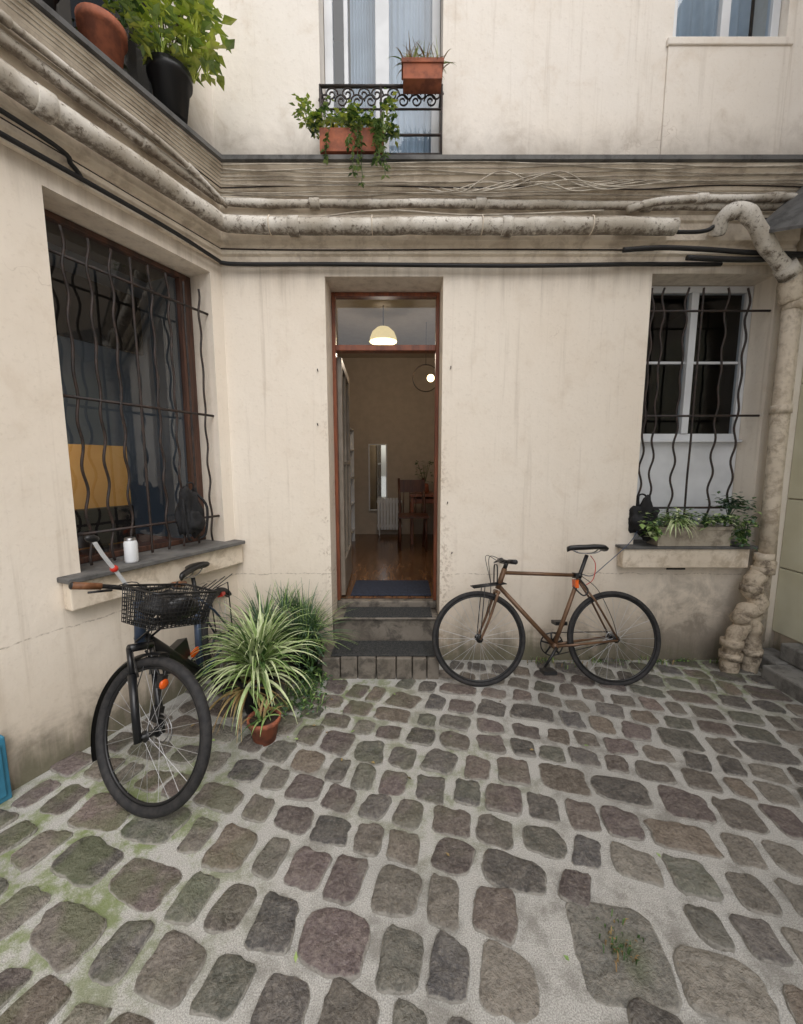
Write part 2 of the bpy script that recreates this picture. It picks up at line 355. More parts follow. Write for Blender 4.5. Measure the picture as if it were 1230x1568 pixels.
mb.tube(P,[.05+.004*math.sin(i*.9) for i in range(len(P))],0,16)
mb.tube([(2.64,2.885,2.96),(2.70,2.90,2.91)],[.066,.066],0,16)
mb.tube([(2.735,2.93,2.93),(2.74,2.93,2.86),(2.76,2.94,2.76),(2.765,2.94,2.74)],[.062,.075,.07,.06],1,16)
mb.tube([(2.77,2.94,2.8),(2.775,2.94,2.0),(2.79,2.94,1.3),(2.80,2.94,.86)],[.052,.052,.053,.055],1,18)
for z in(2.72,2.0,.9): mb.tube([(2.78,2.94,z-.03),(2.78,2.94,z+.03)],[.063,.063],1,18)
mb.tube([(2.86,2.99,3.3),(2.86,2.99,1.0),(2.86,2.99,.2)],.035,1,12)
mb.build('drain_downpipe',[m_pipe,m_pipe2])
mb=MB()
P=smooth([(2.79,2.93,.88),(2.77,2.93,.78),(2.70,2.92,.72),(2.69,2.92,.64),(2.74,2.91,.58),(2.72,2.9,.50),(2.64,2.9,.48),(2.62,2.9,.42),(2.70,2.9,.37),(2.72,2.9,.25),(2.72,2.9,-.02)],6)
mb.tube(P,[.062+.012*noise.noise(Vector((i*.35,2,0)))+.005*math.sin(i*.8) for i in range(len(P))],0,16)
P=smooth([(2.76,2.94,.45),(2.66,2.9,.38),(2.57,2.88,.30),(2.54,2.87,.18),(2.54,2.87,-.02)],6)
mb.tube(P,[.058+.012*noise.noise(Vector((i*.4,7,0))) for i in range(len(P))],0,16)
for p in((2.72,2.9,.16),(2.54,2.87,.14),(2.54,2.87,.24),(2.77,2.93,.80),(2.69,2.92,.66)): mb.tube([Vector(p)-Vector((0,0,.025)),Vector(p)+Vector((0,0,.025))],[.074,.074],0,16)
mb.build('drain_trap_pipes',make_grime('crusted_iron',S(202,187,166),S(104,92,78),S(150,135,116),14,.9))
mb=MB(); 
top=[(2.40,2.9,3.18),(3.04,2.95,3.76),(3.04,2.4,3.55),(2.50,2.6,3.07)]
mb.add(top+[(x,y,z-.02) for x,y,z in top],[(0,1,2,3),(4,7,6,5),(0,4,5,1),(1,5,6,2),(2,6,7,3),(3,7,4,0)])
for t in(.2,.4,.6,.8):
    a=Vector(top[0]).lerp(Vector(top[1]),t)-Vector((0,0,.02)); b=Vector(top[3]).lerp(Vector(top[2]),t)-Vector((0,0,.02)); mb.tube([a,b],.012,0,6)
mb.build('zinc_canopy',m_zinc)

# ---- sills
mb=MB(MLEFT); mb.box(-.0,1.17,-.28,.11,.985,1.012); mb.build('window_sill_flashing',m_zinc,bld,bevel=.005)
mb=MB(MLEFT); mb.box(.0,1.15,0,.075,.83,.984); mb.build('window_sill_stone',m_sill,bld,bevel=.008)
mb=MB(MBACK); mb.box(1.70,2.76,-.28,.10,.952,.972); mb.build('window_sill_flashing',m_zinc,bld,bevel=.004)
mb=MB(MBACK); mb.box(1.72,2.70,0,.085,.80,.951); mb.build('window_sill_stone',m_sill,bld,bevel=.008)
# ---- window joinery
def casement(mb,x0,x1,z0,z1,y,fw=.05,mull=True,m=0,t=.05,bars=()):
    mb.box(x0,x0+fw,y-t,y,z0,z1,m); mb.box(x1-fw,x1,y-t,y,z0,z1,m); mb.box(x0+fw,x1-fw,y-t,y,z0,z0+fw,m); mb.box(x0+fw,x1-fw,y-t,y,z1-fw,z1,m)
    c=(x0+x1)/2
    if mull: mb.box(c-fw*.55,c+fw*.55,y-t,y+.012,z0+fw,z1-fw,m)
def pane(mb,x0,x1,z0,z1,y): mb.quad((x0,y,z0),(x1,y,z0),(x1,y,z1),(x0,y,z1))
mb=MB(MBACK); casement(mb,1.842,2.758,1.80,2.985,-.19,.05); mb.box(1.842,2.758,-.26,-.2,.955,1.798)
mb.box(1.845,2.755,-.189,-.15,1.78,1.80)
for zb in(2.4,): mb.box(1.9,2.27,-.225,-.20,zb,zb+.02); mb.box(2.33,2.70,-.225,-.20,zb,zb+.02)
mb.build('right_window_frame',m_white,bld,bevel=.004)
mb=MB(MBACK); pane(mb,1.88,2.72,1.84,2.95,-.215); mb.build('right_window_glass',m_glassd,bld)
mb=MB(MBACK); casement(mb,-.56,.28,3.64,5.68,-.17,.06); mb.box(-.19,-.09,-.2,-.15,3.7,5.6)
mb.box(-.42,-.39,-.215,-.175,3.7,5.6); mb.build('upper_window_frame',m_white,bld,bevel=.004)
mb=MB(MBACK); pane(mb,-.51,.23,3.7,5.63,-.2); mb.build('upper_window_glass',m_glassb,bld)
mb=MB(MBACK); casement(mb,1.865,2.635,4.505,5.88,-.06,.055); mb.build('upper_window_frame',m_white,bld,bevel=.004)
mb=MB(MBACK); pane(mb,1.9,2.6,4.55,5.84,-.085); mb.build('upper_window_glass',m_glassb,bld)
mb=MB(MLEFT); casement(mb,.225,1.345,3.64,5.38,-.2,.06); mb.build('upper_side_window_frame',m_intd,bld,bevel=.004)
mb=MB(MLEFT); pane(mb,.27,1.3,3.7,5.33,-.225); mb.build('upper_side_window_glass',m_glassd,bld)
m_dwood=wood('dark_window_wood',S(92,62,50),S(62,44,38),.4,(14,14,2))
mb=MB(MLEFT); casement(mb,.103,1.057,1.014,2.957,-.2,.035,False); mb.box(.14,.20,-.24,-.19,1.05,2.92); mb.build('left_window_frame',m_dwood,bld,bevel=.004)
mb=MB(MLEFT); pane(mb,.13,1.03,1.04,2.93,-.225); mb.build('left_window_glass',m_glassr,bld)
# ---- interiors
def room(name,M,x0,x1,y0,y1,z0,z1,ms):
    mb=MB(M)
    mb.quad((x0,y0,z0),(x1,y0,z0),(x1,y1,z0),(x0,y1,z0),1); mb.quad((x0,y0,z1),(x1,y0,z1),(x1,y1,z1),(x0,y1,z1),2)
    mb.quad((x0,y1,z0),(x1,y1,z0),(x1,y1,z1),(x0,y1,z1),0)
    for x in(x0,x1): mb.quad((x,y0,z0),(x,y1,z0),(x,y1,z1),(x,y0,z1),0)
    return mb.build(name,ms,bld,recalc=False)
room('hall_room',MBACK,-1.0,1.0,-.302,-3.55,.42,3.32,[m_int,m_floorw,m_int])
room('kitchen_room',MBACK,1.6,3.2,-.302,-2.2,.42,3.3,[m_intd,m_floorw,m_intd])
room('side_room',MLEFT,-.3,1.9,-.302,-1.3,.42,3.28,[m_blueg,m_floorw,m_intd])
room('upstairs_room',MBACK,-.9,.7,-.302,-1.6,3.5,6,[m_blueg,m_floorw,m_int])
room('upstairs_room',MBACK,1.6,2.9,-.302,-1.6,3.5,6.2,[m_blueg,m_floorw,m_int])
room('upstairs_room',MLEFT,.0,1.7,-.302,-1.4,3.5,6,[m_intd,m_floorw,m_intd])
m_curt=mat('curtain_fabric',S(204,210,214),S(184,192,198),scale=3,rough=.9)
def curtain(M,x0,x1,y,z0,z1):
    mb=MB(M); n=40; vs=[]
    for i in range(n+1):
        x=x0+(x1-x0)*i/n; yy=y+.02*math.sin(i*1.3)
        vs+=[(x,yy,z0),(x,yy,z1)]
    mb.add(vs,[(2*i,2*i+2,2*i+3,2*i+1) for i in range(n)],0,True); mb.build('curtain',m_curt,bld)
curtain(MBACK,-.12,.26,-.33,3.7,5.6); curtain(MBACK,1.88,2.62,-.33,4.5,5.85); curtain(MBACK,-.39,-.2,-.33,3.7,5.6)
mb=MB(MLEFT); mb.box(.34,1.42,-.75,-.72,1.0,1.74); mb.build('orange_headboard_panel',m_orange)
mb=MB(MLEFT); mb.box(.42,.86,-.62,-.55,1.04,1.30); mb.box(.60,.68,-.6,-.57,.98,1.05); mb.build('computer_monitor',m_blackp,bevel=.01)
mb=MB(MLEFT); mb.box(.0,1.6,-1.2,-.4,.93,.97)
for x in(.05,1.55):
    for y in(-1.15,-.45): mb.box(x-.02,x+.02,y-.02,y+.02,.42,.93)
mb.build('side_room_table',m_redwood,bevel=.004)
mb=MB(MLEFT); mb.box(.95,1.0,-1.28,-1.2,1.8,2.6); mb.box(-.2,1.8,-1.29,-1.26,2.6,3.1); mb.build('wall_cabinet',m_intd,bevel=.004)
# ---- door frame
mb=MB(MBACK); x0,x1=-.562,.306; y=-.25; fw=.028
mb.box(x0,x0+fw,y-.07,y,.42,2.965); mb.box(x1-fw,x1,y-.07,y,.42,2.965); mb.box(x0+fw,x1-fw,y-.07,y,2.935,2.965); mb.box(x0+fw,x1-fw,y-.075,y+.012,2.515,2.56)
mb.build('door_frame',m_redwood,bld,bevel=.004)
mb=MB(MBACK); pane(mb,x0+fw,x1-fw,2.56,2.935,y-.04); mb.build('transom_glass',m_glassr,bld)
DL=Matrix.Translation(Vector((-.52,YB+.33,0)))@Matrix.Rotation(math.radians(93),4,'Z')
mb=MB(DL); mb.box(0,.06,-.02,.02,.44,2.49); mb.box(.74,.8,-.02,.02,.44,2.49); mb.box(.06,.74,-.02,.02,.44,.75); mb.box(.06,.74,-.02,.02,2.42,2.49); mb.box(.06,.74,-.015,.015,1.6,1.63); mb.box(.385,.415,-.015,.015,.75,2.42)
mb.build('door_leaf',mat('taupe_door_paint',S(138,128,116),S(124,114,102),rough=.4),bld,bevel=.004)
mb=MB(DL); pane(mb,.06,.74,.75,2.42,0); mb.build('door_leaf_glass',m_glassr,bld)
# ---- steps
mb=MB()
xs=[-.60,-.46,-.33,-.19,-.04,.08,.19,.285]
for i in range(7):
    mb.box(xs[i]+.003,xs[i+1]-.003,2.77+U(-.006,.006),2.90,-.02,.168+U(-.003,.003))
mb.box(-.60,.285,2.91,3.058,-.02,.17)
mb.box(-.561,.305,3.07,3.358,-.02,.345); mb.box(-.561,.305,3.05,3.2,.346,.365)
mb.box(-.561,.305,3.30,3.40,.346,.415)
mb.build('entrance_steps',m_step,bevel=.01)
mb=MB(); mb.box(-.53,.27,2.79,3.03,.171,.182); 
for i in range(14): mb.box(-.52,.26,2.80+i*.016,2.807+i*.016,.182,.186)
mb.build('step_mat',m_mat)
mb=MB(); mb.box(-.47,.25,3.06,3.27,.366,.376); 
for i in range(12): mb.box(-.46,.24,3.07+i*.016,3.077+i*.016,.376,.380)
mb.build('step_mat',m_mat)
mb=MB(); mb.box(-.46,.27,3.42,3.86,.421,.437); mb.build('blue_doormat',m_bmat,bevel=.004)
mb=MB(); mb.box(2.70,3.30,-.5,2.78,-.02,.115); mb.box(2.90,3.04,.0,2.86,.116,.25); mb.box(2.82,3.04,2.785,3.05,-.02,.118); mb.build('side_stone_step',m_rstep,bevel=.015)

# ---- hall furnishings
mb=MB(); X=-.4
for i in range(8): mb.box(X+i*.05,X+.042+i*.05,6.44,6.52,.52,1.05)
mb.box(X-.01,X+.41,6.45,6.51,.56,.60); mb.box(X-.01,X+.41,6.45,6.51,.97,1.01)
for x in(X+.02,X+.36): mb.box(x,x+.02,6.45,6.5,.42,.53)
mb.build('radiator',m_white,bevel=.008)
km=NT('mirror_silver'); km.b.inputs['Metallic'].default_value=1; km.rough(.03); km.col(S(235,238,235))
mr=empty('wall_mirror'); mb=MB(); mb.quad((-.53,6.575,.85),(-.26,6.575,.85),(-.26,6.575,1.92),(-.53,6.575,1.92)); mb.build('mirror_plate',km.m,mr)
mb=MB(); mb.box(-.55,-.53,6.56,6.6,.83,1.94); mb.box(-.26,-.24,6.56,6.6,.83,1.94); mb.box(-.53,-.26,6.56,6.6,.83,.85); mb.box(-.53,-.26,6.56,6.6,1.92,1.94); mb.build('mirror_frame',m_white,mr)
mb=MB(); mb.box(.12,.95,5.7,6.3,1.13,1.17)
for x in(.14,.9):
    for y in(5.74,6.26): mb.box(x,x+.04,y-.02,y+.02,.42,1.13)
mb.box(.14,.92,5.74,6.26,1.03,1.10); mb.build('writing_desk',m_redwood,bevel=.005)
m_chair=wood('dark_chair_wood',S(96,56,38),S(66,38,28),.35,(14,14,2))
mb=MB(); 
for x in(-.02,.34):
    mb.tube([(x,5.3,.42),(x,5.32,.88)],.018,0,8); mb.tube([(x-.02,5.68,.42),(x,5.66,.88),(x-.02,5.74,1.4)],.018,0,8)
mb.box(-.05,.37,5.28,5.7,.87,.90); mb.box(-.02,.34,5.70,5.725,1.2,1.38)
for i in range(4): mb.tube([(.03+i*.09,5.68,.9),(.03+i*.09,5.71,1.22)],.008,0,6)
mb.build('wooden_chair',m_chair)
mb=MB()
for z in(.6,1.0,1.4,1.8,2.1): mb.box(-.98,-.72,4.6,6.0,z,z+.02,0)
for y_ in(4.6,5.3,5.98): mb.box(-.98,-.72,y_,y_+.02,.42,2.12,0)
for z in(.62,1.02,1.42,1.82):
    for i in range(14):
        y_=4.68+i*.09; h=U(.12,.3); mb.box(-.95,-.78,y_,y_+U(.03,.07),z,z+h,random.choice([0,1,2,1]))
mb.build('bookshelf',[m_white,m_chair,m_blueg])
mb=MB()
mb.lathe((.36,6.1,1.17),[(.05,0),(.07,.02),(.06,.12),(.045,.14),(0,.14)],1)
for i in range(90):
    c=Vector((.36+U(-.15,.13),6.1+U(-.1,.1),1.38+U(-.08,.28))); a=U(0,6.3); d=Vector((math.cos(a),math.sin(a),U(-.4,.4)))*.045; w=Vector((-d.y,d.x,.3*d.z))*.4
    mb.add([c-d,c+w,c+d,c-w],[(0,1,2,3)],0)
for i in range(6): mb.tube([(.36,6.1,1.3),(.36+U(-.12,.1),6.1,1.6)],.004,0,5)
mb.build('desk_plant',[m_l1,m_terra],recalc=False)
m_shade=mat('pleated_lamp_shade',S(240,226,180),rough=.8,emit=(S(255,226,160),1.0))
m_bulb=mat('lamp_bulb',S(255,240,210),emit=(S(255,220,160),8))
pl=empty('pendant_lamp'); mb=MB(); mb.lathe((-.2,4.5,2.94),[(.15,0),(.145,.04),(.12,.10),(.07,.145),(.03,.15)],0,48,.03); mb.build('lamp_shade',m_shade,pl,recalc=False)
mb=MB(); mb.tube([(-.2,4.5,3.08),(-.2,4.5,3.32)],.005); mb.build('lamp_cord',m_dark,pl)
rl=empty('ring_lamp'); mb=MB(); mb.ring((.30,5,2.66),.16,.008,0,40,6,'y'); mb.tube([(.30,5,2.82),(.30,5,3.32)],.004); mb.build('lamp_ring',m_iron,rl)
mb=MB(); mb.ball((.36,5,2.66),.045); mb.build('lamp_bulb',m_bulb,rl)
def point(name,loc,e,col,par,r=.05):
    l=bpy.data.lights.new(name,'POINT'); l.energy=e; l.color=col; l.shadow_soft_size=r; o=bpy.data.objects.new(name,l); scene.collection.objects.link(o); o.location=loc; o.parent=par
point('pendant_light',(-.2,4.5,2.80),14,(1,.84,.66),pl,.1)
tl=empty('table_lamp'); mb=MB(); q=MLEFT@Vector((1.5,-.95,.98)); mb.lathe(q,[(.07,0),(.07,.01),(.015,.03),(.015,.25),(.12,.26),(.08,.42)],0,24); mb.build('lamp_body',m_shade,tl)
q2=MLEFT@Vector((1.25,-.40,1.8)); point('side_room_fill',q2,9,(1,.9,.78),tl,.1)  # added fill light to brighten the side room, apart from the lamp body

# ---------------------------------------------------------------- grilles
def grille(name,M,xs,z0,z1,rods,xa,xb,y,wavy,amp=.014):
    mb=MB(M)
    for i,x in enumerate(xs):
        pts=[]; n=70
        for j in range(n+1):
            z=z0+(z1-z0)*j/n; q=0
            if wavy[i%len(wavy)]: q=amp*math.sin((z-z0)*2*math.pi/.26+i)*(.35+.65*min(1,abs(math.sin((z-z0)*1.9+1))))
            pts.append((x+q+.003*noise.noise(Vector((i,z*3,0))),y+q*.5,z))
        mb.tube(pts,.0075,0,6)
    for r in rods: mb.tube([(xa,y,r),(xb,y,r+.004)],.0085,0,6)
    return mb.build(name,m_iron)
grille('window_grille',MLEFT,[.17+.115*i for i in range(8)],1.03,2.83,[1.21,1.96,2.68],.08,1.05,-.045,[1,0,1,1,0,1,1,1])
grille('window_grille',MBACK,[1.87,1.95,2.12,2.24,2.42,2.58],1.12,2.9,[1.26,1.97,2.735],1.80,2.75,-.02,[1,1,1,0,1,1],.011)
mb=MB(MBACK); y=.06; a,b=-.555,.275
for z,r in((4.16,.012),(4.02,.007),(3.86,.009),(3.74,.009)): mb.tube([(a,y,z),(b,y,z)],r,0,6)
for x in(a,-.14,b): mb.tube([(x,y,3.64),(x,y,4.17)],.009,0,6)
for x in(a,b): mb.tube([(x,y,4.16),(x,-.1,4.16)],.009,0,6); mb.tube([(x,y,3.74),(x,-.1,3.74)],.009,0,6)
for c in(-.50,-.39,-.28,-.19,-.08,.03,.12,.22):
    for sg in(-1,1):
        pts=[]
        for j in range(28):
            t=j/27; ang=t*3.0*math.pi; rr=.045*(1-t*.8); pts.append((c+sg*.02+sg*rr*math.cos(ang),y,4.09+sg*.02+rr*math.sin(ang)))
        mb.tube(pts,.0055,0,5)
mb.build('balcony_railing',m_iron)

# ---------------------------------------------------------------- plants
def strap(mb,c,n,ln,w,m,el=(.7,1.4),grav=1.0,seg=9):
    for i in range(n):
        a=U(0,2*math.pi); e=U(*el); l=ln*U(.6,1.1); d=Vector((math.cos(a)*math.cos(e),math.sin(a)*math.cos(e),math.sin(e))); p=Vector(c)+Vector((U(-.03,.03),U(-.03,.03),0))
        side=Vector((-math.sin(a),math.cos(a),0)); vs=[];ww=w*U(.7,1.2)
        for j in range(seg+1):
            t=j/seg; k=ww*(.55+.45*math.sin(math.pi*min(1,t*1.3)))*(1-t**3)+.0006
            vs+=[p-side*k,p+Vector((0,0,-k*.5)),p+side*k]
            p=p+d*(l/seg); d=(d+Vector((0,0,-grav*(.5+t)*1.9/seg))).normalized()
            if p.z<.03 and c[2]<1.2: p.z=.03
        mm=m[int(R_()*len(m))]
        fs=[]
        for j in range(seg):
            for q in(0,1): fs.append((3*j+q,3*j+q+1,3*j+4+q,3*j+3+q))
        mb.add(vs,fs,mm,True)
def leaf(mb,c,d,w,m):
    d=Vector(d); s=d.cross(Vector((0,0,1)))
    if s.length<1e-4: s=Vector((1,0,0))
    s=s.normalized()*w; up=s.cross(d).normalized()*w*.35
    mb.add([c,c+d*.4-s+up,c+d,c+d*.4+s+up,c+d*.45],[(0,1,4),(1,2,4),(2,3,4),(3,0,4)],m,False)
def bush(mb,c,rad,n,ls,m,droop=0,lobes=7):
    c=Vector(c); cl=[c+Vector((U(-1,1)*rad[0]*.7,U(-1,1)*rad[1]*.7,U(-1,1)*rad[2]*.7)) for _ in range(lobes)]
    for q in cl: mb.tube(smooth([c+Vector((0,0,-rad[2])),c.lerp(q,.5)+Vector((U(-.02,.02),0,.01)),q],4),.003,m[0],5)
    for i in range(n):
        q=cl[int(R_()*lobes)]; v=Vector((random.gauss(0,1),random.gauss(0,1),random.gauss(0,1)))*.33
        p=q+Vector((v.x*rad[0]*.8,v.y*rad[1]*.8,v.z*rad[2]*.8)); a=U(0,6.28); 
        d=Vector((math.cos(a),math.sin(a),U(-.6,.5)-droop)).normalized()*ls*U(.6,1.3)
        leaf(mb,p,d,ls*.3*U(.8,1.2),m[int(R_()*len(m))])
def trail(mb,start,vec,n,ls,m):
    p=Vector(start); pts=[p]; d=Vector(vec)
    for i in range(8): p=p+d/8+Vector((U(-.01,.01),U(-.01,.01),0)); pts.append(p)
    mb.tube(pts,.002,m[0],4)
    for i in range(n):
        q=pts[int(R_()*9)]; a=U(0,6.28); leaf(mb,q,Vector((math.cos(a),math.sin(a),-.5)).normalized()*ls*U(.6,1.2),ls*.35,m[int(R_()*len(m))])
def pot(mb,c,r,h,m,ms): mb.lathe(c,[(0,.002),(r*.68,0),(r*.92,h*.78),(r*1.04,h*.8),(r*1.06,h),(r*.94,h),(r*.92,h*.86)],m,28); mb.lathe(c,[(r*.93,h*.87),(0,h*.89)],ms,28)
LM=[m_l1,m_l2,m_l3,m_l4,m_l5,m_l6,m_terra,m_soil,m_blackp,m_stonebox,m_stem]
mb=MB(); pot(mb,(-.94,2.42,0),.13,.24,8,7); strap(mb,(-.94,2.42,.26),230,.52,.011,[1,2,2,0],(.75,1.45),1.15); strap(mb,(-.91,2.35,.26),70,.44,.010,[1,2,2],(.3,1.0),1.4); strap(mb,(-.98,2.32,.2),45,.34,.008,[5,5,1],(-.1,.5),1.2)
mb.build('spider_plant',LM,recalc=False)
mb=MB(); pot(mb,(-.80,2.12,0),.09,.145,6,7); strap(mb,(-.80,2.12,.13),18,.2,.006,[0,1,5],(.4,1.3),1.2); mb.build('terracotta_pot_plant',LM,recalc=False)
mb=MB(); pot(mb,(-.74,2.82,0),.13,.26,8,7); strap(mb,(-.74,2.82,.27),260,.46,.004,[3,3,0,1],(.25,1.5),.5)
for i in range(6): strap(mb,(-.78+U(-.2,.14),2.8+U(-.08,.06),.38+U(0,.2)),60,.22,.0035,[3,3,0,1],(.0,1.5),.5)
mb.build('feathery_bush',LM,recalc=False)
mb=MB(); pot(mb,(-1.04,2.82,0),.12,.25,6,7); strap(mb,(-1.04,2.82,.28),180,.46,.006,[3,0,1],(.4,1.45),.7); mb.build('grass_pot_plant',LM,recalc=False)
mb=MB(); 
for (x,y) in((-.66,2.55),(-.62,2.68),(-.7,2.42),(-.6,2.8)): bush(mb,(x,y,.05),(.12,.11,.08),130,.03,[0,0,3,1],0,6)
bush(mb,(-.66,2.7,.2),(.10,.1,.14),150,.04,[0,3],.2,6)
for i in range(14): strap(mb,(U(-.8,-.45),U(2.3,2.75),.005),5,.1,.003,[0,1],(.5,1.4),1)
mb.build('ground_ivy',LM,recalc=False)
mb=MB()
for i in range(50):
    x=U(.9,2.7); strap(mb,(x,3.03-abs(random.gauss(0,.04)),.0),3,.045,.0025,[0,1,5],(.4,1.4),1,5)
for i in range(8):
    x=U(1.5,2.5); bush(mb,(x,3.02,.012),(.05,.02,.015),12,.018,[0,1],0,3)
for i in range(26):
    a=U(0,6.28); r=abs(random.gauss(0,.045)); strap(mb,(.72+r*math.cos(a),1.1+r*math.sin(a),.006),2,.016,.002,[0,0,5],(.1,1.0),1,4)
mb.build('wall_weeds',LM,recalc=False)
mb=MB()
for i in range(34):
    x,y=(U(-1.4,2.6),U(.8,2.9)) if i%2 else (U(-1.3,-.3),U(1.9,2.7)); a=U(0,6.28); leaf(mb,Vector((x,y,.018)),Vector((math.cos(a),math.sin(a),.12))*U(.015,.035),U(.005,.009),random.choice([5,5,1,10]))
mb.build('fallen_leaves',LM,recalc=False)
mb=MB(MBACK); mb.box(1.98,2.54,-.06,.085,.974,1.10,9); mb.box(1.97,2.55,-.065,.092,1.101,1.125,9); mb.M=Matrix()
for x in(1.93,2.08,2.22,2.36,2.5): bush(mb,(x,3.0,1.19),(.12,.08,.07),110,.045,[0,3,2,1],.05,7)
bush(mb,(1.93,2.97,1.13),(.10,.07,.07),110,.06,[2,1,0],.3,6); bush(mb,(2.62,2.95,1.10),(.1,.07,.13),190,.045,[0,3,1],.4,7)
strap(mb,(2.1,2.97,1.15),60,.22,.007,[2,1,2],(.1,.9),1.5)
bush(mb,(2.55,3.03,1.27),(.18,.07,.09),150,.05,[3,0,3],.0,7)
mb.build('window_planter',LM,recalc=False)
mb=MB(MBACK); mb.box(-.54,-.12,.08,.20,3.66,3.80,6); mb.M=Matrix()
for x in(-.52,-.38,-.24,-.12): bush(mb,(x,2.90,3.88),(.1,.07,.09),130,.045,[1,0,4],.2,7)
for i in range(11): trail(mb,(U(-.5,-.12),2.83,3.82),(U(-.04,.04),U(-.04,0),-U(.15,.38)),30,.034,[0,1,1])
bush(mb,(-.60,2.9,3.9),(.08,.06,.08),80,.04,[1,4],.3,5)
mb.build('balcony_planter',LM,recalc=False)
mb=MB(MBACK); mb.box(.01,.265,.075,.185,4.10,4.21,6); mb.box(.0,.275,.068,.192,4.19,4.215,6)
mb.M=Matrix(); 
for x in(.04,.1,.17,.23): strap(mb,(x,2.93,4.2),28,.16,.004,[5,1,2,5],(.4,1.5),1)
mb.build('terracotta_railing_planter',LM,recalc=False)
def ledgepot(nm,s,r,h,pm,fn,o=.08,z=3.66):
    c=MLEFT@Vector((s,o,z)); mb=MB(); pot(mb,c,r,h,pm,7); fn(mb,c); mb.build(nm,LM,recalc=False)
def f1(mb,c):
    for i in range(6): bush(mb,c+Vector((U(-.06,.20),U(-.1,.1),.46+U(-.06,.24))),(.17,.14,.16),46,.085,[4,1,4,4],.25,7)
    for i in range(7): mb.tube(smooth([c+Vector((0,0,.2)),c+Vector((U(-.04,.04),0,.35)),c+Vector((U(-.1,.25),U(-.1,.1),.65))],4),.004,10,5)
ledgepot('black_pot_plant',.42,.115,.25,8,f1,.13)
def f2(mb,c): bush(mb,c+Vector((.08,.05,.40)),(.12,.12,.15),130,.055,[0,1,4],.1,7); bush(mb,c+Vector((.20,.18,.32)),(.12,.12,.12),90,.06,[4,1],.2,7)
ledgepot('terracotta_pot_shrub',.76,.105,.21,6,f2)
def f3(mb,c): bush(mb,c+Vector((.0,0,.3)),(.12,.12,.12),160,.05,[0,3],.1,7)
ledgepot('ledge_pot_plant',1.05,.09,.17,8,f3)

# ---------------------------------------------------------------- small things
mb=MB(MLEFT); mb.ball((.37,-.01,1.27),.12,0,(.85,.5,1.35),32,.7); mb.ball((.37,.04,1.20),.075,0,(1,.5,1),24,.5)
for s in(-1,1): mb.tube(smooth([(.37+s*.05,.0,1.40),(.37+s*.09,.05,1.30),(.37+s*.07,.05,1.12),(.37+s*.04,.03,1.08)],6),.009,0,6)
mb.tube(smooth([(.34,.0,1.42),(.35,.01,1.47),(.39,.01,1.47),(.40,.0,1.42)],5),.006,0,6); mb.build('black_backpack',m_cloth)
mb=MB(MBACK); mb.ball((1.89,.02,1.19),.12,0,(.85,.5,1.15),32,.7); mb.ball((1.90,.06,1.14),.07,0,(1,.5,.9),24,.5); mb.tube(smooth([(1.85,.02,1.28),(1.86,.0,1.36),(1.91,.0,1.36),(1.93,.02,1.28)],6),.007,0,6); mb.build('black_bag',m_cloth)
mb=MB(); q=MLEFT@Vector((.80,.02,1.013)); mb.lathe(q,[(0,0),(.034,0),(.036,.01),(.036,.12),(.03,.135)],0,24); mb.lathe(q,[(.031,.134),(.03,.15),(.026,.152),(0,.152)],1,24); mb.build('drink_can',[m_white,m_steel])
mb=MB(); q=MLEFT@Vector((1.565,.03,0)); mb.M=Matrix.Translation(q)@Matrix.Rotation(math.pi/2-A,4,'Z'); mb.box(-.11,.11,-.02,.02,.0,.32); mb.box(-.09,.09,-.03,-.02,.03,.29); mb.build('blue_board',mat('blue_paint',S(60,130,160),rough=.5),bevel=.004)
mb=MB(MBACK)
for x,z in((-.63,2.30),(-.64,1.9),(.37,2.32),(.36,1.3),(.40,.9)): mb.tube([(x,0,z),(x,.012,z),(x,.02,z+.012)],.004,0,6)
mb.build('wall_hooks',m_iron)

# ---------------------------------------------------------------- bicycles
def wheel(mb,c,R,tr,rimm,spm,tym,hubm,ns=28,rimw=.011):
    c=Vector(c); mb.ring(c,R-tr,tr,tym,72,12); mb.ring(c,R-2*tr-.004,rimw*.75,rimm,72,8)
    mb.tube([c+Vector((0,-.05,0)),c+Vector((0,.05,0))],.013,hubm,10)
    for sg in(-1,1): mb.tube([c+Vector((0,sg*.03,0)),c+Vector((0,sg*.033,0))],.026,hubm,14)
    rr=R-2*tr-.01
    for i in range(ns):
        a=2*math.pi*i/ns; sg=1 if i%2 else -1; b=a+(.5 if (i//2)%2 else -.5)
        mb.tube([c+Vector((.024*math.cos(b),sg*.031,.024*math.sin(b))),c+Vector((rr*math.cos(a),0,rr*math.sin(a)))],.0013,spm,4,cap=False)
    mb.tube([c+Vector((0,-.07,0)),c+Vector((0,.07,0))],.006,hubm,8)
BM=[None,m_rubber,m_steel,m_blackp,m_leather,m_orr,m_spoke,m_red,m_blackf,m_soil,m_white]
